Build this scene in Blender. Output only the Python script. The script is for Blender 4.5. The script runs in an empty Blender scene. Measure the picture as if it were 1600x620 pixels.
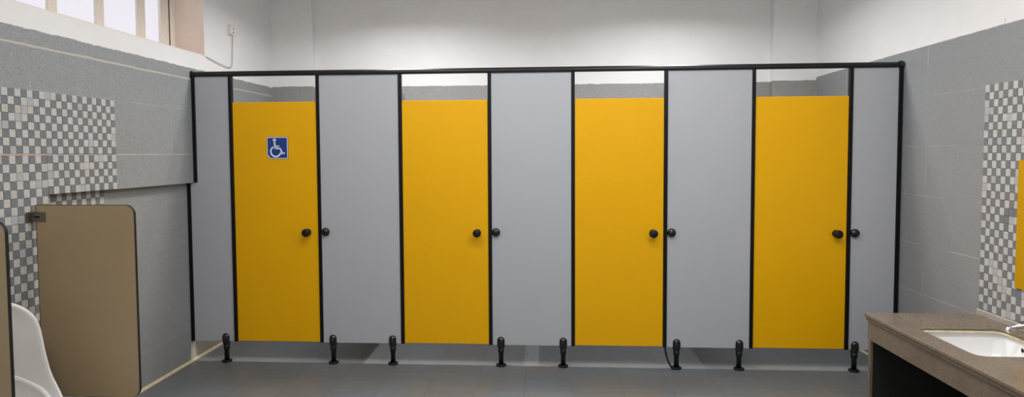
import bpy, bmesh, math, random
from mathutils import Vector, Matrix, Euler
random.seed(7)
S = bpy.context.scene
C = S.collection
PI = math.pi

# ------------------------------------------------------------------ camera
def add_camera():
    yaw, pitch, roll = -0.0617, -0.0463, -0.0054
    cy, sy, cp, sp = math.cos(yaw), math.sin(yaw), math.cos(pitch), math.sin(pitch)
    f = Vector((sy*cp, cy*cp, sp)); r = Vector((cy, -sy, 0)); u = r.cross(f)
    cr, sr = math.cos(roll), math.sin(roll)
    r2 = cr*r + sr*u; u2 = -sr*r + cr*u
    M = Matrix((r2, u2, -f)).transposed().to_4x4()
    M.translation = Vector((2.5003, -4.1026, 1.4408))
    cam = bpy.data.cameras.new('camera'); o = bpy.data.objects.new('camera', cam); C.objects.link(o)
    o.matrix_world = M
    cam.sensor_fit = 'HORIZONTAL'; cam.sensor_width = 36.0
    cam.lens = 959.18*36.0/1600.0
    cam.shift_x = (800-791.73)/1600.0
    cam.shift_y = (284.70-310)/1600.0
    cam.clip_start = 0.05; cam.clip_end = 60
    S.camera = o
add_camera()

# ------------------------------------------------------------------ world, lamps and added fill lights, exposure
w = bpy.data.worlds.new('daylight'); S.world = w; w.use_nodes = True
w.node_tree.nodes['Background'].inputs[0].default_value = (0.85, 0.9, 1.0, 1)
w.node_tree.nodes['Background'].inputs[1].default_value = 1.0
def area(name, loc, sx, sy, power, col, rot=(0, 0, 0), spread=PI):
    l = bpy.data.lights.new(name, 'AREA'); l.shape = 'RECTANGLE'; l.size = sx; l.size_y = sy
    l.energy = power; l.color = col; l.spread = spread
    o = bpy.data.objects.new(name, l); C.objects.link(o); o.location = loc; o.rotation_euler = rot
    return o
LC = (0.985, 0.985, 1.0)
area('stall_lamp', (1.38, .26, 2.84), .30, .30, 28, LC, spread=math.radians(156))
area('stall_lamp', (3.52, .26, 2.84), .30, .30, 26.5, LC, spread=math.radians(156))
area('overhead_light', (2.3, -1.15, 2.80), 2.2, 0.25, 22, LC)
def fill_point(loc, power, rad):  # unseen point light, added to lift the ambient level on the upper walls
    l = bpy.data.lights.new('ambient_fill', 'POINT'); l.energy = power; l.shadow_soft_size = rad; l.color = LC
    o = bpy.data.objects.new('ambient_fill', l); C.objects.link(o); o.location = loc
fill_point((1.5, -1.3, 2.62), 15, .12)
fill_point((3.45, -1.3, 2.62), 18, .12)
area('overhead_light', (3.7, -2.3, 2.74), 1.2, 0.3, 30, LC)  # unseen, added to brighten the right and side walls
area('overhead_light', (1.3, -3.3, 2.74), 1.2, 0.3, 18, LC)  # unseen, another fill added overhead nearer the camera
area('rear_fill', (2.5, -5.55, 1.9), 3.6, 1.4, 18, (0.92, 0.965, 1.0), rot=(PI/2, 0, 0))  # added fill in front of the closed rear wall, which has no window
S.view_settings.view_transform = 'Standard'
try: S.view_settings.look = 'None'
except Exception: pass
S.view_settings.exposure = 0.0
S.view_settings.gamma = 1.0
S.view_settings.use_curve_mapping = False

# ------------------------------------------------------------------ geometry constants (metres)
XL, XLO, XR = 0.079, 0.029, 4.794      # left wall upper face, left wall recessed face, right wall
YB, YC = 1.263, 1.35                   # corner column face, back wall face
ZC = 2.92                              # ceiling
YF = -5.6                              # wall behind the camera
ZT = 2.04                              # top of the wall tiles
ZTOP, ZBOT, ZDOOR = 1.98, 0.146, 1.802
POST = [0.043, 0.352, 0.963, 1.528, 2.134, 2.689, 3.298, 3.860, 4.473, 4.781]

# ------------------------------------------------------------------ helpers: objects
def root_of(p):
    while p.parent: p = p.parent
    return p
def obj(name, bm, mats, parent=None, smooth=False, bevel=0, bseg=2, origin=None):
    me = bpy.data.meshes.new(name)
    bmesh.ops.recalc_face_normals(bm, faces=bm.faces)
    off = Vector(root_of(parent).location) if parent else Vector(origin or (0, 0, 0))
    if off.length: bmesh.ops.translate(bm, verts=bm.verts, vec=-off)
    bm.to_mesh(me); bm.free()
    if not isinstance(mats, (list, tuple)): mats = [mats]
    for m in mats: me.materials.append(m)
    if smooth:
        for p in me.polygons: p.use_smooth = True
    o = bpy.data.objects.new(name, me); C.objects.link(o)
    if parent: o.parent = parent
    else: o.location = off
    if bevel:
        b = o.modifiers.new('bevel', 'BEVEL'); b.width = bevel; b.segments = bseg; b.limit_method = 'ANGLE'; b.angle_limit = math.radians(40)
    return o
def thing(name, label, cat, loc, group=None):
    o = bpy.data.objects.new(name, None); C.objects.link(o); o.location = loc
    o.empty_display_size = 0.1
    o['label'] = label; o['category'] = cat
    o['kind'] = 'thing'
    if group: o['group'] = group
    return o
def tag(o, label, cat, group=None):
    o['label'] = label; o['category'] = cat; o['kind'] = 'thing'
    if group: o['group'] = group
    return o
def struct(name, bm, mats, parent=None, **k):
    o = obj(name, bm, mats, parent, **k)
    if not parent: o['kind'] = 'structure'
    return o

# ------------------------------------------------------------------ helpers: shapes
def add_box(bm, x0, x1, y0, y1, z0, z1, mi=0):
    vs = [bm.verts.new((x, y, z)) for x in (x0, x1) for y in (y0, y1) for z in (z0, z1)]
    fs = [(0, 1, 3, 2), (4, 6, 7, 5), (0, 4, 5, 1), (2, 3, 7, 6), (0, 2, 6, 4), (1, 5, 7, 3)]
    for f in fs:
        fc = bm.faces.new([vs[i] for i in f]); fc.material_index = mi
    return vs
def box(*a):
    bm = bmesh.new(); add_box(bm, *a); return bm
def add_prism(bm, pts, axis, a0, a1, mi=0):
    """pts: 2D outline; axis 'x','y','z' of extrusion"""
    def P(p, a):
        if axis == 'y': return (p[0], a, p[1])
        if axis == 'x': return (a, p[0], p[1])
        return (p[0], p[1], a)
    A = [bm.verts.new(P(p, a0)) for p in pts]; B = [bm.verts.new(P(p, a1)) for p in pts]
    n = len(pts)
    fs = [bm.faces.new(A), bm.faces.new(B[::-1])]
    for i in range(n): fs.append(bm.faces.new((A[i], A[(i+1) % n], B[(i+1) % n], B[i])))
    for f in fs: f.material_index = mi
def add_lathe(bm, prof, c, axis='z', n=32, mi=0, smooth=True):
    """prof: (radius, height) list; closed with end caps when radius>0"""
    c = Vector(c); rings = []
    for r, h in prof:
        ring = []
        if r < 1e-6:
            p = {'z': Vector((0, 0, h)), 'y': Vector((0, h, 0)), 'x': Vector((h, 0, 0))}[axis]
            ring = [bm.verts.new(c+p)]
        else:
            for k in range(n):
                a = 2*PI*k/n; u, v = r*math.cos(a), r*math.sin(a)
                p = {'z': Vector((u, v, h)), 'y': Vector((u, h, v)), 'x': Vector((h, u, v))}[axis]
                ring.append(bm.verts.new(c+p))
        rings.append(ring)
    for a, b in zip(rings[:-1], rings[1:]):
        for k in range(n):
            k2 = (k+1) % n
            if len(a) == 1 and len(b) == 1: continue
            if len(a) == 1: f = bm.faces.new((a[0], b[k], b[k2]))
            elif len(b) == 1: f = bm.faces.new((a[k], a[k2], b[0]))
            else: f = bm.faces.new((a[k], a[k2], b[k2], b[k]))
            f.smooth = smooth; f.material_index = mi
    for r in (rings[0], rings[-1]):
        if len(r) > 1:
            f = bm.faces.new(r); f.material_index = mi
def add_tube(bm, pts, rad, n=10, ry=None):
    pts = [Vector(p) for p in pts]; rings = []
    up = Vector((0, 0, 1))
    for i, p in enumerate(pts):
        d = (pts[min(i+1, len(pts)-1)]-pts[max(i-1, 0)]).normalized()
        ref = up if abs(d.z) < .95 else Vector((0, 1, 0))
        a = d.cross(ref).normalized(); b = a.cross(d)
        rings.append([bm.verts.new(p+a*rad*math.cos(2*PI*k/n)+b*(ry or rad)*math.sin(2*PI*k/n)) for k in range(n)])
    for A, B in zip(rings[:-1], rings[1:]):
        for k in range(n):
            f = bm.faces.new((A[k], A[(k+1) % n], B[(k+1) % n], B[k])); f.smooth = True
    bm.faces.new(rings[0]); bm.faces.new(rings[-1][::-1])
def round_rect(x0, x1, z0, z1, r, n=8, corners=(1, 1, 1, 1)):
    """counter-clockwise from lower left; corners ll, lr, ur, ul"""
    pts = []
    cs = [(x0, z0, 1, 1, PI), (x1, z0, -1, 1, 1.5*PI), (x1, z1, -1, -1, 0), (x0, z1, 1, -1, .5*PI)]
    for (x, z, sx, sz, a0), on in zip(cs, corners):
        if not on: pts.append((x, z)); continue
        for k in range(n+1):
            a = a0+(PI/2)*k/n
            pts.append((x+sx*r+r*math.cos(a), z+sz*r+r*math.sin(a)))
    return pts
def smooth_path(pts, n=8):
    pts = [Vector(p) for p in pts]; out = []
    P = [2*pts[0]-pts[1]]+pts+[2*pts[-1]-pts[-2]]
    for i in range(1, len(P)-2):
        for k in range(n):
            t = k/n; a, b, c, d = P[i-1], P[i], P[i+1], P[i+2]
            out.append(.5*((2*b)+(c-a)*t+(2*a-5*b+4*c-d)*t*t+(3*b-a-3*c+d)*t**3))
    out.append(pts[-1]); return out

# ------------------------------------------------------------------ helpers: materials
def s2l(c):
    return tuple(((v/255)/12.92 if v/255 <= .04045 else ((v/255+.055)/1.055)**2.4) for v in c)+(1,)
class N:
    def __init__(s, name):
        s.m = bpy.data.materials.new(name); s.m.use_nodes = True; s.t = s.m.node_tree
        s.b = s.t.nodes['Principled BSDF']
        s.tc = s.t.nodes.new('ShaderNodeTexCoord'); s.sep = s.t.nodes.new('ShaderNodeSeparateXYZ')
        s.t.links.new(s.tc.outputs['Object'], s.sep.inputs[0])
        s.x, s.y, s.z = s.sep.outputs
        s.co = s.tc.outputs['Object']
    def put(s, sock, v):
        if isinstance(v, bpy.types.NodeSocket): s.t.links.new(v, sock)
        else: sock.default_value = v
    def math(s, op, a, b=0.0, c=0.0):
        n = s.t.nodes.new('ShaderNodeMath'); n.operation = op
        s.put(n.inputs[0], a); s.put(n.inputs[1], b); s.put(n.inputs[2], c); return n.outputs[0]
    def noise(s, scale, detail=3, rough=.5, vec=None, sc3=None):
        n = s.t.nodes.new('ShaderNodeTexNoise'); n.inputs['Scale'].default_value = scale
        n.inputs['Detail'].default_value = detail; n.inputs['Roughness'].default_value = rough
        v = vec or s.co
        if sc3:
            mp = s.t.nodes.new('ShaderNodeMapping'); mp.inputs['Scale'].default_value = sc3
            s.t.links.new(v, mp.inputs[0]); v = mp.outputs[0]
        s.t.links.new(v, n.inputs['Vector']); return n.outputs[0]
    def ramp(s, v, a, b):     # smoothstep-like 0..1
        n = s.t.nodes.new('ShaderNodeMapRange'); n.inputs[1].default_value = a; n.inputs[2].default_value = b
        s.put(n.inputs[0], v); return n.outputs[0]
    def mix(s, f, a, b, mode='MIX'):
        n = s.t.nodes.new('ShaderNodeMix'); n.data_type = 'RGBA'; n.blend_type = mode
        s.put(n.inputs[0], f); s.put(n.inputs[6], a); s.put(n.inputs[7], b); return n.outputs[2]
    def bump(s, h, strength=.3, dist=.002):
        n = s.t.nodes.new('ShaderNodeBump'); n.inputs['Strength'].default_value = strength; n.inputs['Distance'].default_value = dist
        s.put(n.inputs['Height'], h); s.t.links.new(n.outputs[0], s.b.inputs['Normal'])
    def out(s, col, rough=.5, spec=.5, metal=0.0):
        s.put(s.b.inputs['Base Color'], col); s.put(s.b.inputs['Roughness'], rough)
        s.b.inputs['Specular IOR Level'].default_value = spec; s.b.inputs['Metallic'].default_value = metal
        return s.m
    def white(s, a, b):
        c = s.t.nodes.new('ShaderNodeCombineXYZ'); s.put(c.inputs[0], a); s.put(c.inputs[1], b)
        n = s.t.nodes.new('ShaderNodeTexWhiteNoise'); n.noise_dimensions = '2D'
        s.t.links.new(c.outputs[0], n.inputs['Vector']); return n.outputs['Value']
def plain(name, col, rough=.5, spec=.5, metal=0.0, var=.06, vs=30, bump=0.0):
    m = N(name); nz = m.noise(vs, 4, .6)
    a = tuple(c*(1-var) for c in col[:3])+(1,); b = tuple(min(1, c*(1+var)) for c in col[:3])+(1,)
    c = m.mix(m.ramp(nz, .3, .7), a, b)
    if bump: m.bump(nz, bump, .001)
    return m.out(c, rough, spec, metal)

PLASTER = (.80, .79, .775, 1); GROUT = s2l((186, 184, 176))
def wall_mat(name, uax, u0, du, v0, dv, ztile, col=(150, 151, 150), extra=None, line_amt=.5, jit=.022):
    """tiled wall below ztile, plaster above; u along the wall"""
    m = N(name); u = {'x': m.x, 'y': m.y}[uax]
    sp = m.noise(170, 4, .75); sp2 = m.noise(55, 4, .7); big = m.noise(3.0, 3, .5)
    c0 = s2l(col)
    tile = m.mix(m.ramp(sp, .36, .64), tuple(v*.70 for v in c0[:3])+(1,), tuple(v*1.22 for v in c0[:3])+(1,))
    tile = m.mix(m.math('MULTIPLY', m.ramp(sp2, .42, .75), .5), tile, tuple(v*.72 for v in c0[:3])+(1,))
    un = m.math('DIVIDE', m.math('SUBTRACT', u, u0), du); vn = m.math('DIVIDE', m.math('SUBTRACT', m.z, v0), dv)
    rnd = m.white(m.math('FLOOR', un), m.math('FLOOR', vn))
    tile = m.mix(m.math('MULTIPLY_ADD', rnd, .22, m.math('MULTIPLY', big, .12)), tile, tuple(v*.86 for v in c0[:3])+(1,))
    def line(q, cell, wd):
        fr = m.math('FRACT', q); d = m.math('MINIMUM', fr, m.math('SUBTRACT', 1.0, fr))
        return m.math('LESS_THAN', d, wd/cell/2)
    h = line(vn, dv, .0040); v = line(un, du, .0030)
    hm = m.math('MULTIPLY', h, m.ramp(m.noise(2.2, 2), .42, .56)); vm = m.math('MULTIPLY', v, m.ramp(m.noise(3.1, 2), .45, .6))
    g = m.math('MULTIPLY', m.math('MAXIMUM', hm, vm), line_amt)
    tile = m.mix(g, tile, GROUT)
    if extra: tile = extra(m, tile)
    edge = m.math('ADD', m.z, m.math('MULTIPLY', m.math('SUBTRACT', m.noise(14, 4, .7), .5), jit))
    pm = m.ramp(edge, ztile-.001, ztile+.001)
    pl = m.mix(m.ramp(m.noise(5, 4, .6), .35, .75), PLASTER, (.77, .755, .735, 1))
    # small chips and scuffs in the paint
    chip = m.math('MULTIPLY', m.ramp(m.noise(26, 5, .65), .67, .685), m.ramp(m.noise(2.1, 2), .5, .56))
    pl = m.mix(m.math('MULTIPLY', chip, .6), pl, s2l((150, 130, 112)))
    col_ = m.mix(pm, tile, pl)
    m.bump(m.math('ADD', m.math('MULTIPLY', sp, .4), m.math('MULTIPLY', m.math('MAXIMUM', h, v), -.8)), .25, .0015)
    return m.out(col_, m.math('MULTIPLY_ADD', pm, .35, .45), .35)

def left_extra(m, tile):
    # wide beige mortar joint near the top of the tiles, another at the pier
    wob = m.math('MULTIPLY', m.math('SUBTRACT', m.noise(7, 3), .5), .010)
    d = m.math('ABSOLUTE', m.math('SUBTRACT', m.math('ADD', m.z, wob), 1.963))
    a = m.math('LESS_THAN', d, .0052)
    d2 = m.math('ABSOLUTE', m.math('SUBTRACT', m.z, 1.4490))
    b = m.math('MULTIPLY', m.math('LESS_THAN', d2, .0025), m.ramp(m.noise(4, 2), .35, .55))
    tile = m.mix(m.math('MULTIPLY', a, .8), tile, s2l((198, 187, 170)))
    tile = m.mix(m.math('MULTIPLY', b, .55), tile, s2l((205, 198, 186)))
    # beige unglazed tile and a plaster patch past the stall front, low on the wall
    inn = m.math('MULTIPLY', m.math('GREATER_THAN', m.y, .012), m.math('LESS_THAN', m.z, 1.25))
    tile = m.mix(inn, tile, s2l((172, 162, 146)))
    tri = m.math('LESS_THAN', m.math('ABSOLUTE', m.math('SUBTRACT', m.y, .02)), m.math('MULTIPLY_ADD', m.z, -.16, .045))
    tri = m.math('MULTIPLY', tri, m.math('LESS_THAN', m.z, .19))
    return m.mix(m.math('MULTIPLY', tri, .8), tile, s2l((214, 206, 194)))
M_left = wall_mat('left_wall', 'y', -.787, .545, 1.449, .305, ZT, (148, 151, 151), left_extra)
M_right = wall_mat('right_wall', 'y', -.25, 1.0, .873, .30, 2.075, (144, 146, 147), line_amt=.8, jit=.008)
M_back = wall_mat('back_wall', 'x', .449, .6, 1.46, .30, ZT+.008, (150, 150, 147))
M_ceil = plain('ceiling_paint', (.78, .77, .75, 1), .9, .2, var=.02)
M_reveal = plain('window_reveal_paint', s2l((236, 219, 208)), .8, .2, var=.05, vs=9)
def floor_mat():
    m = N('floor_tile')
    du = .298; dv = .298
    un = m.math('DIVIDE', m.math('SUBTRACT', m.x, .885), du); vn = m.math('DIVIDE', m.math('SUBTRACT', m.y, -.14), dv)
    r1 = m.white(m.math('FLOOR', un), m.math('FLOOR', vn))
    r2 = m.white(m.math('ADD', m.math('FLOOR', vn), 11.3), m.math('FLOOR', un))
    a, b, c = s2l((100, 106, 111)), s2l((107, 108, 108)), s2l((110, 116, 120))
    col = m.mix(m.math('GREATER_THAN', r1, .55), a, b); col = m.mix(m.math('MULTIPLY', m.math('GREATER_THAN', r2, .5), .6), col, c)
    streak = m.noise(9, 4, .6, sc3=(.35, 4, 1)); fine = m.noise(190, 3, .7); cl = m.noise(2.3, 4, .6)
    col = m.mix(m.math('MULTIPLY', m.ramp(streak, .35, .75), .30), col, s2l((92, 92, 91)))
    col = m.mix(m.math('MULTIPLY', m.ramp(fine, .4, .7), .25), col, s2l((136, 134, 128)))
    col = m.mix(m.math('MULTIPLY', m.ramp(cl, .45, .8), .35), col, s2l((112, 110, 106)))
    def line(q, wd):
        fr = m.math('FRACT', q); d = m.math('MINIMUM', fr, m.math('SUBTRACT', 1.0, fr)); return m.math('LESS_THAN', d, wd/du/2)
    g = m.math('MAXIMUM', m.math('MULTIPLY', line(un, .003), m.ramp(m.noise(2.9, 2), .32, .5)), m.math('MULTIPLY', line(vn, .003), m.ramp(m.noise(1.9, 2), .42, .6)))
    col = m.mix(m.math('MULTIPLY', g, .85), col, s2l((70, 69, 66)))
    m.bump(m.math('ADD', m.math('MULTIPLY', fine, .2), m.math('MULTIPLY', g, -.5)), .12, .001)
    return m.out(col, m.math('MULTIPLY_ADD', streak, .16, .26), .5)
M_floor = floor_mat()
M_grey = plain('grey_laminate', s2l((176, 177, 181)), .45, .35, var=.015, vs=3)
M_yellow = plain('yellow_laminate', (.80, .405, .001, 1), .42, .22, var=.02, vs=3)
M_black = plain('black_trim', (.005, .005, .006, 1), .40, .25, var=.15)
M_blackg = plain('black_gloss_plastic', (.006, .006, .007, 1), .07, .65, var=.1)
M_blacks = plain('black_satin_plastic', (.006, .006, .007, 1), .38, .35, var=.1)
M_tan = plain('tan_laminate', s2l((174, 152, 118)), .40, .4, var=.03, vs=4)
M_porc = plain('white_porcelain', (.80, .79, .77, 1), .12, .5, var=.01)
M_chrome = plain('chrome', (.75, .75, .76, 1), .12, .5, 1.0, var=.02)
M_bracket = plain('dull_metal', s2l((128, 118, 104)), .38, .5, .85, var=.15)
M_dark = plain('dark_slot', (.01, .01, .01, 1), .6, .3)
M_blue = plain('sign_blue', s2l((22, 56, 132)), .35, .5, var=.03)
M_white = plain('sign_white', (.82, .84, .88, 1), .4, .4, var=.03)
M_alu = plain('cream_window_frame', s2l((228, 218, 204)), .5, .4, var=.05)
M_socket = plain('off_white_plastic', s2l((214, 208, 196)), .5, .4, var=.05)
M_cord = plain('grey_cord', s2l((165, 158, 148)), .6, .3)
M_joint = plain('cream_joint', s2l((206, 194, 160)), .7, .3, var=.15, vs=20)
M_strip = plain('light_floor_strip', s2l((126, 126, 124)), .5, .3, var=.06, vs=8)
M_seal = plain('aged_sealant', s2l((196, 184, 154)), .6, .3, var=.22, vs=40)
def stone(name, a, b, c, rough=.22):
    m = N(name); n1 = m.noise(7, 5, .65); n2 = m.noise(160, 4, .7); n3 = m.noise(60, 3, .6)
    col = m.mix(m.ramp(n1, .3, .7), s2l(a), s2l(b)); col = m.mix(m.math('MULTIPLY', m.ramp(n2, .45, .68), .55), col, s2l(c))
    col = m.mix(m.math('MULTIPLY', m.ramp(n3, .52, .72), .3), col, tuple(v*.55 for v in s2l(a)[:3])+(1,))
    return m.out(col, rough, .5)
M_stone = stone('brown_granite', (100, 88, 74), (117, 103, 87), (148, 133, 114))
M_stone_dark = stone('dark_granite_with_shade', (26, 26, 23), (32, 31, 28), (38, 37, 33), .5)  # dark stone, colour deepened to carry the shade under the counter
M_splash = stone('pinkish_stone_strip', (146, 138, 128), (168, 160, 150), (188, 180, 170), .5)
m = N('mirror_silver'); M_mirror = m.out((.93, .93, .93, 1), .01, .5, 1.0)
def pane_mat():
    m = N('frosted_window_pane')
    col = m.mix(m.ramp(m.noise(1.4, 3), .35, .7), (.90, .88, 1.0, 1), (1.0, .95, 1.0, 1))
    m.t.links.new(col, m.b.inputs['Emission Color']); m.b.inputs['Emission Strength'].default_value = .80
    return m.out((.12, .12, .13, 1), .4, .3)
M_pane = pane_mat()
def mosaic_mat(name, a, b):
    m = N(name); n1 = m.noise(95, 5, .7); n2 = m.noise(22, 2, .5)
    col = m.mix(m.ramp(n1, .3, .7), s2l(a), s2l(b)); col = m.mix(m.math('MULTIPLY', m.ramp(n2, .3, .7), .3), col, s2l(b))
    m.bump(n1, .8, .003); return m.out(col, .6, .35)
M_ml = mosaic_mat('mosaic_light', (174, 173, 168), (197, 195, 190))
M_md = mosaic_mat('mosaic_dark', (104, 107, 110), (124, 127, 129))
M_mm = mosaic_mat('mosaic_mid', (158, 160, 162), (178, 178, 178))
M_mw = mosaic_mat('mosaic_warm', (174, 169, 160), (192, 187, 178))
M_mg = plain('mosaic_mortar', s2l((146, 146, 142)), .8, .2, var=.1)
M_mj = plain('mosaic_wide_joint', s2l((196, 172, 148)), .8, .2, var=.1)

# ------------------------------------------------------------------ room shell
bm = bmesh.new(); add_box(bm, -.4, XR+.3, YF-.2, YC+.3, -.15, 0); struct('floor', bm, M_floor)
bm = bmesh.new(); add_box(bm, -.4, XR+.3, YF-.2, YC+.3, ZC, ZC+.15); struct('ceiling', bm, M_ceil)
bm = bmesh.new()
add_box(bm, -.4, XR+.3, YC, YC+.2, 0, ZC)
add_box(bm, -.2, .449, YB, YC, 0, ZC)                 # shallow corner piers
add_box(bm, 4.437, XR+.2, YB, YC, 0, ZC)
struct('wall_back', bm, M_back)
bm = bmesh.new(); add_box(bm, -.4, XR+.3, YF-.2, YF, 0, ZC); struct('wall_front', bm, M_ceil)
bm = bmesh.new(); add_box(bm, XR, XR+.2, YF, YC, 0, ZC); struct('wall_right', bm, M_right)
# left wall: face set back below a ledge beyond the urinals, window opening above the tiles
WY0, WY1, WZ0, WZ1 = -2.9, .18, 2.15, 2.86
XO = -.30
bm = bmesh.new()
add_box(bm, XO, XL, YF, YC, 1.253, WZ0)
add_box(bm, XO, XL, YF, WY0, WZ0, ZC)
add_box(bm, XO, XL, WY1, YC, WZ0, ZC)
add_box(bm, XO, XL, WY0, WY1, WZ1, ZC)
add_box(bm, XO, XL, YF, -1.255, 0, 1.253)
add_box(bm, XO, XLO, -1.255, YC, 0, 1.253)
wl = struct('wall_left', bm, M_left)
bm = bmesh.new()                                       # painted plaster lining of the opening
add_box(bm, -.13, XL+.0006, WY1-.004, WY1, WZ0, WZ1)
add_box(bm, -.13, XL+.0006, WY0, WY0+.004, WZ0, WZ1)
add_box(bm, -.13, XL+.0006, WY0, WY1, WZ0, WZ0+.004)
add_box(bm, -.13, XL+.0006, WY0, WY1, WZ1-.004, WZ1)
struct('window_reveal', bm, M_reveal, wl)

bm = bmesh.new()                                       # pale vertical mortar joints in the back corners
for x in (.449, 4.437): add_box(bm, x-.0035, x+.0035, YB-.0012, YB+.001, 1.2, ZT)
add_box(bm, XR-.007, XR-.0005, YB-.0015, YB+.001, 1.2, ZT+.02)
add_box(bm, XL+.0005, XL+.005, YB-.0015, YB+.001, 1.2, ZT)
struct('trim_5', bm, M_cord)

# window
XF = -.127
wn = bpy.data.objects.new('window_1', None); C.objects.link(wn); wn.location = (XF, -1.3, WZ0); wn['kind'] = 'structure'
bm = bmesh.new(); zb, zt = WZ0+.004, WZ1-.004
add_box(bm, XF-.05, XF, WY0+.004, WY1-.004, zb, zb+.045); add_box(bm, XF-.05, XF, WY0+.004, WY1-.004, zt-.045, zt)
add_box(bm, XF-.05, XF, .112, WY1-.004, zb, zt); add_box(bm, XF-.05, XF, WY0+.004, WY0+.06, zb, zt)
obj('window_frame', bm, M_alu, wn, bevel=.003)
sashes = [(-.005, .100), (-.252, -.156), (-.622, -.540), (-.974, -.896), (-1.32, -1.24), (-1.67, -1.59), (-2.02, -1.94), (-2.37, -2.29), (-2.72, -2.64)]
prev = .112
for y0, y1 in sashes:
    y0 += .016
    bm = bmesh.new(); add_box(bm, XF-.014, XF-.002, y0, y1, zb+.02, zt-.02)
    add_box(bm, XF-.012, XF+.001, y0-.008, y0-.004, zb+.02, zt-.02)
    obj('window_mullion', bm, M_alu, wn, bevel=.003)
ys = [-2.84]+[v for s in reversed(sashes) for v in s]+[.112]
for k in range(0, len(ys)-1, 2):
    obj('window_pane', box(XF-.018, XF-.012, ys[k], ys[k+1], zb+.04, zt-.04), M_pane, wn)
obj('window_gasket', box(XF-.008, XF+.001, .1005, .1055, zb+.045, zt-.045), M_dark, wn)

# pale strip flush under the stall front, mortar joints at the foot of the walls
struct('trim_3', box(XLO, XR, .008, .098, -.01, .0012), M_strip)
bm = bmesh.new(); add_prism(bm, [(XLO, 0), (XLO+.014, 0), (XLO+.004, .012), (XLO, .014)], 'y', -1.255, YC)
struct('baseboard_left', bm, M_joint)
bm = bmesh.new(); add_prism(bm, [(XR-.010, 0), (XR, 0), (XR, .012), (XR-.003, .010)], 'y', YF, YB)
struct('baseboard_right', bm, M_joint)

# ------------------------------------------------------------------ mosaics (trim_1 left wall, trim_2 right wall)
def mosaic(name, face, sgn, regions):
    bm = bmesh.new()
    for (fx, y1, y0, z0, z1, cw, ch, ph) in regions:           # y1 far edge, y0 near edge
        add_box(bm, min(fx, fx+sgn*.0015), max(fx, fx+sgn*.0015), y0, y1, z0, z1, 4)
        nc = int(round((y1-y0)/cw)); nr = int(round((z1-z0)/ch)); cw = (y1-y0)/nc; ch = (z1-z0)/nr
        for i in range(nc):
            for j in range(nr):
                dark = (i+j+ph) % 2
                r = random.random()
                mi = (1 if r < .9 else 2) if dark else (0 if r < .74 else (3 if r < .91 else 2))
                if r > .985: mi = 1-dark
                a = y1-(i+1)*cw; z = z1-(j+1)*ch; g = .0011; t = .0035+random.random()*.0015
                j1, j2 = random.uniform(-.0005, .0005), random.uniform(-.0005, .0005)
                add_box(bm, min(fx, fx+sgn*t), max(fx, fx+sgn*t), a+g+j1, a+cw-g+j1, z+g+j2, z+ch-g+j2, mi)
    return struct(name, bm, [M_ml, M_md, M_mm, M_mw, M_mg])
mosaic('trim_1', XL, 1, [
    (XL, -.770, -2.50, 1.4525, 1.753, .0346, .0378, 0),
    (XL, -.770, -1.255, 1.2545, 1.4470, .0346, .0385, 0),
    (XL, -1.255, -2.50, .22, 1.4455, .0354, .0390, 1),
    (XLO, -.81, -1.25, .22, 1.250, .0346, .0385, 1)])
bm = box(XL, XL+.004, -2.5, -1.255, 1.4457, 1.4523)
struct('trim_4', bm, M_mj)
mosaic('trim_2', XR, -1, [(XR, -.743, -2.9, .612, 1.784, .0318, .0391, 0)])

# ------------------------------------------------------------------ stall front
PT = .014                                              # panel thickness (panel sits behind y=0 face)
def support_foot(x, parent, y=.008):
    cap = bmesh.new()
    prof = [(.0240, .128), (.0262, .131), (.0272, .150), (.0272, .176)]
    for k in range(1, 8):
        a = k/8*PI/2; prof.append((.0272*math.cos(a), .176+.0272*math.sin(a)))
    prof.append((0, .2005))
    add_lathe(cap, prof, (x, y, 0), n=28)
    stem = bmesh.new()
    add_lathe(stem, [(.0165, .008), (.0165, .085), (.018, .088), (.0205, .092), (.0205, .1285)], (x, y, 0), n=24)
    f = obj('support_foot', stem, M_blacks, parent)
    obj('clamp_cap', cap, M_blackg, f)
    sc = bmesh.new(); add_lathe(sc, [(.0075, .003), (.0075, -.0015), (.0055, -.0032), (0, -.0035)], (x, y-.0272, .168), 'y', n=16)
    obj('screw', sc, M_chrome if False else M_blackg, f)
    fl = bmesh.new(); add_lathe(fl, [(.033, 0.0), (.034, .002), (.034, .0085), (.032, .011), (.020, .013), (.0155, .014)], (x, y, 0), n=32)
    obj('base_flange', fl, M_blacks, f)
    return f
def edge_post(x, z0, z1, parent, wdt=.0235):
    bm = bmesh.new(); h = wdt/2
    add_prism(bm, [(x-h, .020), (x-h, -.004), (x-h+.003, -.008), (x+h-.003, -.008), (x+h, -.004), (x+h, .020)], 'z', z0, z1)
    # shallow groove line down the profile
    add_box(bm, x-.0015, x+.0015, -.0095, -.0075, z0+.002, z1-.002)
    return obj('edge_post', bm, M_black, parent)
def lock_dome(x, z, parent, name='lock_knob'):
    bm = bmesh.new(); add_lathe(bm, [(.0275, .0), (.0285, -.003), (.0285, -.010), (.026, -.017), (.020, -.0225), (.011, -.026), (0, -.027)], (x, .0, z), 'y', n=36)
    return obj(name, bm, M_blackg, parent)

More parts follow.
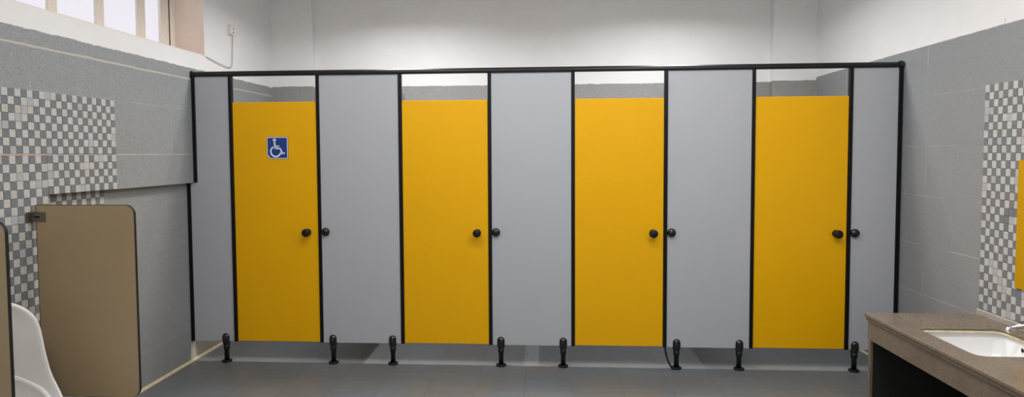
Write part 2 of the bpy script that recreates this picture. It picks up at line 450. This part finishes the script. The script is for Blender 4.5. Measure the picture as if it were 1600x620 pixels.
pg = 'grey panels of the toilet stall front'
names = ['narrow grey stall panel at the left end, notched around the tiled wall ledge',
         'grey stall panel between the door with the blue wheelchair sign and the next yellow door',
         'grey stall panel in the middle of the stall front, between the two central yellow doors',
         'grey stall panel with a loose black edging strip at its lower left foot',
         'narrow grey stall panel at the right end, against the right tiled wall above the counter']
feet = [[.277], [1.039, 1.456], [2.202, 2.623], [3.377, 3.787], [4.528]]
knobs = [None, 1.003, 2.173, 3.337, 4.510]
for i in range(5):
    x0, x1 = POST[2*i], POST[2*i+1]
    t = thing('partition_panel', names[i], 'stall panel', ((x0+x1)/2, .007, 0), pg)
    bm = bmesh.new()
    if i == 0:
        xu = .101
        add_prism(bm, [(x0, ZBOT), (x1, ZBOT), (x1, ZTOP), (xu-.008, ZTOP), (xu-.008, 1.2515), (x0, 1.2515)], 'y', 0, PT)
        obj('panel_board', bm, M_grey, t)
        edge_post(x0, ZBOT, 1.2515, t); edge_post(xu-.008, 1.256, ZTOP, t); edge_post(x1, ZBOT, ZTOP, t)
    else:
        add_box(bm, x0, x1, 0, PT, ZBOT, ZTOP)
        obj('panel_board', bm, M_grey, t)
        px0 = edge_post(x0, ZBOT, ZTOP, t); edge_post(x1 if i < 4 else 4.778, ZBOT, ZTOP, t, .0235 if i < 4 else .026)
        lock_dome(knobs[i], .914, t)
        if i == 3:
            bm = bmesh.new()
            add_tube(bm, smooth_path([(3.300, -.004, .150), (3.303, -.008, .115), (3.316, -.014, .065), (3.334, -.022, .025), (3.349, -.028, .007)], 6), .0060, 8)
            obj('loose_edging', bm, M_black, px0)
    for fx in feet[i]: support_foot(fx, t)

dl = ['yellow stall door with a blue and white wheelchair sign, first from the left',
      'yellow stall door directly right of the door with the wheelchair sign',
      'yellow stall door right of the middle grey panel, no sign on it',
      'yellow stall door nearest to the right wall and the sink counter']
kx = [.877, 2.047, 3.216, 4.393]
for i in range(4):
    x0, x1 = POST[2*i+1]+.0135, POST[2*i+2]-.0135
    t = thing('stall_door', dl[i], 'door', ((x0+x1)/2, .007, .15), 'yellow toilet stall doors')
    obj('door_leaf', box(x0, x1, .001, .001+PT, .150, ZDOOR-.001*i*.0), M_yellow, t, bevel=.0012, bseg=2)
    bm = bmesh.new()
    add_lathe(bm, [(.024, .001), (.0245, -.001), (.0235, -.006), (.0195, -.012), (.0185, -.026), (.0215, -.032), (.0265, -.036), (.0275, -.040), (.0265, -.046), (.024, -.048), (0, -.0485)], (kx[i], 0, .911), 'y', n=36)
    obj('door_knob', bm, M_blacks, t)
    for hz in (.33, 1.62):                               # barrel hinges behind the left edge
        bm = bmesh.new(); add_lathe(bm, [(.007, -.035), (.007, .035)], (x0+.009, .026, hz), 'z', n=12)
        add_box(bm, x0+.003, x0+.045, .0152, .0195, hz-.03, hz+.03); obj('hinge', bm, M_blacks, t)
    if i == 0:
        sx0, sx1, sz0, sz1 = .604, .749, 1.416, 1.564; y = .001
        sg = bmesh.new()
        add_prism(sg, [(sx0+.022, sz0), (sx1, sz0), (sx1, sz1), (sx0, sz1), (sx0, sz0+.024)], 'y', y-.0030, y)
        sign = obj('wheelchair_sign', sg, M_white, t); sign['label'] = 'blue square accessibility sign with white wheelchair symbol'
        b = .0048
        bl = bmesh.new(); add_prism(bl, [(sx0+.024+b*.4, sz0+b), (sx1-b, sz0+b), (sx1-b, sz1-b), (sx0+b, sz1-b), (sx0+b, sz0+.026+b*.4)], 'y', y-.0036, y-.0030)
        obj('sign_field', bl, M_blue, sign)
        # outer dark edge line
        eb = bmesh.new(); add_prism(eb, [(sx0+.021, sz0-.0022), (sx1+.0022, sz0-.0022), (sx1+.0022, sz1+.0022), (sx0-.0022, sz1+.0022), (sx0-.0022, sz0+.023)], 'y', y-.0018, y)
        obj('sign_backing', eb, M_dark, sign)
        ic = bmesh.new(); ya, yb_ = y-.0041, y-.0036
        K = .148/33.3
        def I(px, py): return (sx0+(px-17.0)*K*1.0, sz1-(py-14.5)*K*1.0)   # symbol drawn on a 33-unit square
        def zp(px, py): return I(px, py)
        cx, cz = zp(29.0, 19.5)
        add_prism(ic, [(cx+.0115*math.cos(a*PI/10), cz+.0115*math.sin(a*PI/10)) for a in range(20)], 'y', ya, yb_)
        def bar(p, q, wd):
            a = Vector(zp(*p)); c = Vector(zp(*q)); d = (c-a).normalized(); n = Vector((-d.y, d.x))*wd/2
            add_prism(ic, [tuple(a-n), tuple(c-n), tuple(c+n), tuple(a+n)], 'y', ya, yb_)
        bar((28.9, 20), (30.0, 33.2), .0115); bar((29.4, 28.6), (36.2, 28.6), .0085)
        bar((29.3, 32.1), (38.2, 32.1), .0100); bar((37.6, 31.6), (41.4, 40.4), .0100); bar((40.6, 40.6), (45.2, 38.8), .0085)
        # wheel: open ring
        wc = zp(30.8, 36.7); ro, ri = .0400, .0300
        A, B = math.radians(118), math.radians(360-12)
        n = 36; out = [(wc[0]+ro*math.cos(A+(B-A)*k/n), wc[1]+ro*math.sin(A+(B-A)*k/n)) for k in range(n+1)]
        inn = [(wc[0]+ri*math.cos(A+(B-A)*k/n), wc[1]+ri*math.sin(A+(B-A)*k/n)) for k in range(n+1)]
        for k in range(n): add_prism(ic, [out[k], out[k+1], inn[k+1], inn[k]], 'y', ya, yb_)
        obj('wheelchair_symbol', ic, M_white, sign)

# head rail: rounded channel with domed end caps
t = thing('head_rail', 'long black rounded head rail running along the top of all stall panels', 'rail', (2.44, 0, ZTOP))
bm = bmesh.new()
prof = [(-.012, 1.9808), (.024, 1.9808), (.026, 1.990)]+[(.006+.020*math.cos(a*PI/10), 1.995+.0205*math.sin(a*PI/10)) for a in range(0, 11)]+[(-.014, 1.990)]
add_prism(bm, prof, 'x', .072, 4.786)
obj('rail_tube', bm, M_blacks, t, bevel=.001)
for xx, s in ((.072, -1), (4.784, 1)):
    bm = bmesh.new(); pr = [(.0255, -.014*s), (.0265, 0), (.0265, .004*s), (.022, .0075*s), (.010, .0095*s), (0, .0098*s)]
    add_lathe(bm, pr, (xx-(.002 if s > 0 else 0), .006, 1.996), 'x', n=28); obj('end_cap', bm, M_blacks, t)
# dividers behind the wide panels
for x, l in ((1.245, 'grey divider between the wheelchair sign stall and its neighbour'), (2.41, 'grey divider behind the middle panel of the stall front'), (3.58, 'grey divider between the two stalls nearest the right wall')):
    t = thing('stall_divider', l, 'divider', (x, .7, 0), 'grey dividers between the stalls')
    obj('divider_board', box(x-.007, x+.007, .0155, YC-.001, ZBOT, ZTOP-.002), M_grey, t)
    obj('wall_channel', box(x-.010, x+.010, YC-.016, YC-.0008, ZBOT, 1.60), M_black, t)
    support_foot(x, t, y=YC-.08)

# ------------------------------------------------------------------ urinal screens and urinal
def screen(yc, label):
    t = thing('urinal_screen', label, 'screen', (XL, yc, .3), 'tan urinal screens on the left wall')
    x0 = .111; x1 = .592; z0, z1 = .300, 1.213
    bm = bmesh.new(); add_prism(bm, round_rect(x0, x1-.0015, z0+.0015, z1-.0015, .0435, 8, (0, 1, 1, 0)), 'y', yc-.006, yc+.006)
    obj('screen_board', bm, M_tan, t)
    bm = bmesh.new()                                    # black edging band around the board
    o = round_rect(x0-.001, x1, z0, z1, .045, 8, (0, 1, 1, 0)); n_ = round_rect(x0+.0015, x1-.0017, z0+.0017, z1-.0015, .0433, 8, (0, 1, 1, 0))
    for k in range(len(o)):
        k2 = (k+1) % len(o); add_prism(bm, [o[k], o[k2], n_[k2], n_[k]], 'y', yc-.0065, yc+.0065)
    bmesh.ops.remove_doubles(bm, verts=bm.verts, dist=1e-5)
    obj('edging', bm, M_dark, t)
    for bz in (1.157, .42):
        bm = bmesh.new(); h = .0225
        add_box(bm, XL+.0055, XL+.009, yc-.034, yc+.034, bz-h, bz+h)
        add_box(bm, XL+.009, XL+.080, yc-.0125, yc-.0070, bz-h, bz+h)
        add_box(bm, XL+.009, XL+.080, yc+.0070, yc+.0125, bz-h, bz+h)
        add_box(bm, XL+.009, XL+.030, yc-.0072, yc+.0072, bz-h, bz+h)
        br = obj('wall_bracket', bm, M_bracket, t, bevel=.0015)
        bm = bmesh.new(); add_prism(bm, round_rect(XL+.028, XL+.056, bz-.005, bz+.005, .0048, 5), 'y', yc-.0133, yc-.0124); obj('bolt_slot', bm, M_dark, br)
screen(-1.36, 'tan urinal screen with rounded corners beyond the white urinal')
screen(-2.045, 'tan urinal screen at the left photo edge, on the near side of the urinal')

def urinal():
    t = thing('urinal', 'white porcelain urinal on the mosaic wall between two tan screens', 'urinal', (XL, -1.70, .3))
    yc, W = -1.70, .172; xw = XL+.0045
    # profile: rim depth from wall as a function of height
    tab = [(.822, .025), (.815, .060), (.800, .098), (.770, .130), (.730, .160), (.668, .176), (.596, .185), (.495, .203), (.431, .235), (.371, .277), (.325, .325), (.300, .358), (.290, .370)]
    def depth(z):
        if z >= tab[0][0]: return tab[0][1]
        for (za, a), (zb, b) in zip(tab[:-1], tab[1:]):
            if z >= zb: f = (za-z)/(za-zb); return a+(b-a)*f
        return tab[-1][1]
    n = 72; ztop, zlip = .822, .290
    def rim(k, inset=0.0):
        a = 2*PI*k/n; ca, sa = math.cos(a), math.sin(a); e = 2/3.4
        y = (W-inset)*math.copysign(abs(sa)**e, sa)
        zm, zh = (ztop+zlip)/2, (ztop-zlip)/2-inset
        z = zm+zh*math.copysign(abs(ca)**(2/4.2), ca)
        if z < .45: y *= 1-.25*((.45-z)/.16)**2*.6
        return y, z
    loops = []
    def loop(fn): loops.append([fn(k) for k in range(n)])
    def outer(s):
        def f(k):
            y, z = rim(k); x = depth(z)
            low = max(0, (.50-z)/.21)
            zz = z-(low*.10)*math.sin(s*PI/2)
            sc = 1+.02*math.sin(PI*s)
            return (xw+x*(1-s)**1.0*(1 if s == 0 else 1)+0, yc+y*sc*(1-.10*s*low), zz)
        return f
    for s in (1.0, .8, .6, .4, .2, .08): loop(outer(s))
    loop(lambda k: (xw+depth(rim(k)[1])-.001, yc+rim(k)[0], rim(k)[1]))
    loop(lambda k: (xw+depth(rim(k)[1])+.003, yc+rim(k, .006)[0], rim(k, .006)[1]))
    loop(lambda k: (xw+depth(rim(k)[1])+.001, yc+rim(k, .014)[0], rim(k, .014)[1]))
    def inner(s):
        def f(k):
            y, z = rim(k, .018); x = depth(rim(k)[1])-.004
            low = min(1, max(0, (.52-z)/.21)); base = .022
            xx = base+(max(x, base+.002)-base)*(1-s)
            zz = z-low*.085*math.sin(min(1, s*1.25)*PI/2)+ (.06*s if z > .7 else 0)*0
            return (xw+xx, yc+y*(1-.16*s*s), zz)
        return f
    for s in (.12, .3, .5, .7, .85, .95, 1.0): loop(inner(s))
    def shrink(q):
        def f(k):
            y, z = rim(k, .018); low = min(1, max(0, (.52-z)/.21)); z = z-low*.085
            return (xw+.020, yc+y*.84*q, .50+(z-.50)*q)
        return f
    for q in (.8, .5, .2): loop(shrink(q))
    bm = bmesh.new(); R = [[bm.verts.new(p) for p in L] for L in loops]
    for A, B in zip(R[:-1], R[1:]):
        for k in range(n):
            f = bm.faces.new((A[k], A[(k+1) % n], B[(k+1) % n], B[k])); f.smooth = True
    bm.faces.new(R[0]); bm.faces.new(R[-1][::-1])
    o = obj('urinal_bowl', bm, M_porc, t, smooth=True)
    sb = o.modifiers.new('subd', 'SUBSURF'); sb.levels = 1; sb.render_levels = 1
    bm = bmesh.new()                                     # raised inner bowl ridge
    pts = smooth_path([(.105, yc+.129, .474), (.135, yc+.133, .470), (.20, yc+.139, .445), (.26, yc+.143, .412), (.315, yc+.130, .372), (.375, yc+.090, .335), (.405, yc, .322),
                       (.375, yc-.090, .335), (.315, yc-.130, .372), (.26, yc-.143, .412), (.20, yc-.139, .445), (.135, yc-.133, .470), (.105, yc-.129, .474)], 6)
    add_tube(bm, pts, .011, 12); obj('bowl_ridge', bm, M_porc, t)
    bm = bmesh.new(); add_lathe(bm, [(.028, 0), (.028, .004), (.022, .006), (0, .006)], (xw+.13, yc, .222), 'z', n=24); obj('drain', bm, M_chrome, t)
    bm = bmesh.new(); add_lathe(bm, [(.016, 0), (.016, .02), (.010, .026), (.010, .05)], (xw, yc, .86), 'x', n=20)
    add_tube(bm, [(xw+.045, yc, .865), (xw+.045, yc, .80)], .008, 10); obj('flush_pipe', bm, M_chrome, t)
urinal()

# ------------------------------------------------------------------ socket and cord on the left wall
t = thing('wall_socket', 'small off-white wall socket on the white plaster right of the high window', 'socket', (XL, .547, 2.406))
obj('face_plate', box(XL, XL+.009, .508, .588, 2.366, 2.446), M_socket, t, bevel=.003)
bm = bmesh.new(); add_box(bm, XL+.009, XL+.013, .540, .566, 2.376, 2.436); obj('rocker', bm, M_white, t, bevel=.001)
for z in (2.392, 2.420):
    bm = bmesh.new(); add_lathe(bm, [(.005, .009), (.005, .0125), (0, .0125)], (XL, .575, z), 'x', n=12); obj('outlet_hole', bm, M_dark, t)
bm = bmesh.new()
add_tube(bm, smooth_path([(XL+.006, .19, 2.146), (XL+.010, .26, 2.135), (XL+.012, .36, 2.122), (XL+.012, .48, 2.113), (XL+.010, .535, 2.122), (XL+.008, .553, 2.16), (XL+.008, .560, 2.26), (XL+.010, .566, 2.366)], 8), .0026, 8)
tag(obj('power_cord', bm, M_cord, origin=(XL, .19, 2.146)), 'thin grey cord sagging from the window corner up to the wall socket', 'cord')

# ------------------------------------------------------------------ sink counter
CX0, CX1, CY0, CY1, CZ = 4.205, XR-.001, -3.0, -.742, .583
bx0, bx1, by0, by1 = 4.312, 4.700, -1.446, -1.022
hole = round_rect(bx0, bx1, by0, by1, .045, 8)
t = thing('vanity_counter', 'brown granite washroom counter standing against the right wall', 'counter', (4.5, -1.8, 0))
bm = bmesh.new()
def ring_fill(z):
    outer = [bm.verts.new((x, y, z)) for x, y in ((CX0, CY0), (CX1, CY0), (CX1, CY1), (CX0, CY1))]
    inner = [bm.verts.new((x, y, z)) for x, y in hole]
    es = [bm.edges.new((L[i], L[(i+1) % len(L)])) for L in (outer, inner) for i in range(len(L))]
    bmesh.ops.triangle_fill(bm, edges=es, use_beauty=True, normal=(0, 0, 1))
    return outer, inner
o1, i1 = ring_fill(CZ); o2, i2 = ring_fill(CZ-.020)
for A, B in ((o1, o2), (i1, i2)):
    for k in range(len(A)): bm.faces.new((A[k], A[(k+1) % len(A)], B[(k+1) % len(A)], B[k]))
top = obj('countertop', bm, M_stone, t, bevel=.0055, bseg=3)
top.modifiers['bevel'].angle_limit = math.radians(60)
bm = bmesh.new(); add_box(bm, CX0+.006, CX0+.045, CY0+.006, CY1-.006, CZ-.0375, CZ-.0205)
add_box(bm, CX0+.045, CX1, CY1-.045, CY1-.006, CZ-.0375, CZ-.0205)
obj('edge_moulding', bm, M_stone, t, bevel=.004, bseg=3)
obj('apron', box(CX0+.014, CX0+.032, CY0+.02, CY1-.001-.012, .445, CZ-.038), M_stone, t, bevel=.001)
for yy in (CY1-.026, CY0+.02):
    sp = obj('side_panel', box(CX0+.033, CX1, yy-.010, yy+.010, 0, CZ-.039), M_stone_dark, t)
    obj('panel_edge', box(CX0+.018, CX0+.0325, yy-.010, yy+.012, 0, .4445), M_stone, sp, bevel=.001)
bm = bmesh.new(); add_prism(bm, [(XR-.016, CZ), (XR-.0045, CZ), (XR-.0045, CZ+.027), (XR-.010, CZ+.029), (XR-.016, CZ+.024)], 'y', CY0, CY1-.001)
obj('backsplash', bm, M_splash, t)
# basin under the cut-out
t = thing('wash_basin', 'white rectangular basin set under the granite counter', 'sink', ((bx0+bx1)/2, (by0+by1)/2, .45))
bm = bmesh.new(); L = []
zr = CZ-.0205
for (ins, z, r) in ((-.030, zr, .06), (-.001, zr, .046), (.002, zr-.006, .044), (.006, zr-.035, .044), (.012, zr-.085, .046), (.022, zr-.115, .055), (.045, zr-.132, .060), (.090, zr-.138, .050)):
    L.append([bm.verts.new((x, y, z)) for x, y in round_rect(bx0+ins, bx1-ins, by0+ins, by1-ins, r, 8)])
bot = [(-.030, zr-.012, .06), (.002, zr-.050, .06), (.010, zr-.115, .06), (.050, zr-.150, .06)]
for A, B in zip(L[:-1], L[1:]):
    for k in range(len(A)): bm.faces.new((A[k], A[(k+1) % len(A)], B[(k+1) % len(A)], B[k])).smooth = True
bm.faces.new(L[-1])
Q = [L[0]]
for ins, z, r in bot: Q.append([bm.verts.new((x, y, z)) for x, y in round_rect(bx0+ins, bx1-ins, by0+ins, by1-ins, r, 8)])
for A, B in zip(Q[:-1], Q[1:]):
    for k in range(len(A)): bm.faces.new((B[k], B[(k+1) % len(A)], A[(k+1) % len(A)], A[k])).smooth = True
bm.faces.new(Q[-1])
obj('bowl', bm, M_porc, t)
bm = bmesh.new(); a = round_rect(bx0+.0005, bx1-.0005, by0+.0005, by1-.0005, .045, 8); b = round_rect(bx0+.005, bx1-.014, by0+.003, by1-.018, .040, 8)
for k in range(len(a)):
    k2 = (k+1) % len(a); add_prism(bm, [a[k], a[k2], b[k2], b[k]], 'z', zr+.001, zr+.007)
obj('sealant', bm, M_seal, t)
bm = bmesh.new(); add_lathe(bm, [(.026, 0), (.026, .003), (.020, .004), (0, .004)], ((bx0+bx1)/2, (by0+by1)/2, zr-.138), 'z', n=24); obj('drain', bm, M_chrome, t)
bm = bmesh.new(); add_lathe(bm, [(.013, .004), (.013, -.003), (.010, -.004), (.0085, -.0045)], (bx1-.006, -1.182, .525), 'x', n=20); ov = obj('overflow_ring', bm, M_chrome, t)
bm = bmesh.new(); add_lathe(bm, [(.0085, -.004), (.0085, -.0055), (0, -.0055)], (bx1-.006, -1.182, .525), 'x', n=20); obj('overflow_hole', bm, M_dark, ov)
# tap
t = thing('faucet', 'chrome tap on the counter behind the basin, at the right photo edge', 'tap', (4.742, -1.20, CZ))
bm = bmesh.new(); add_lathe(bm, [(.026, 0), (.026, .006), (.019, .010), (.018, .062), (.020, .066), (.020, .078), (.012, .084), (0, .085)], (4.742, -1.20, CZ), n=28); obj('tap_body', bm, M_chrome, t)
bm = bmesh.new(); add_tube(bm, smooth_path([(4.742, -1.20, CZ+.045), (4.69, -1.20, CZ+.060), (4.62, -1.20, CZ+.052), (4.605, -1.20, CZ+.035)], 6), .011, 14); obj('spout', bm, M_chrome, t)
bm = bmesh.new(); add_tube(bm, [(4.742, -1.20, CZ+.082), (4.744, -1.16, CZ+.076), (4.744, -1.095, CZ+.050)], .008, 12, .005); obj('lever', bm, M_chrome, t)
# mirror
t = thing('wall_mirror', 'frameless mirror on the mosaic wall above the counter, reflecting a yellow door', 'mirror', (XR, -1.8, 1.08))
mx = XR-.0125
obj('mirror_glass', box(mx, mx+.0012, -2.6, -.996, .778, 1.398), M_mirror, t)
obj('mirror_backing', box(mx+.0013, XR-.0055, -2.598, -.998, .780, 1.396), M_bracket, t)
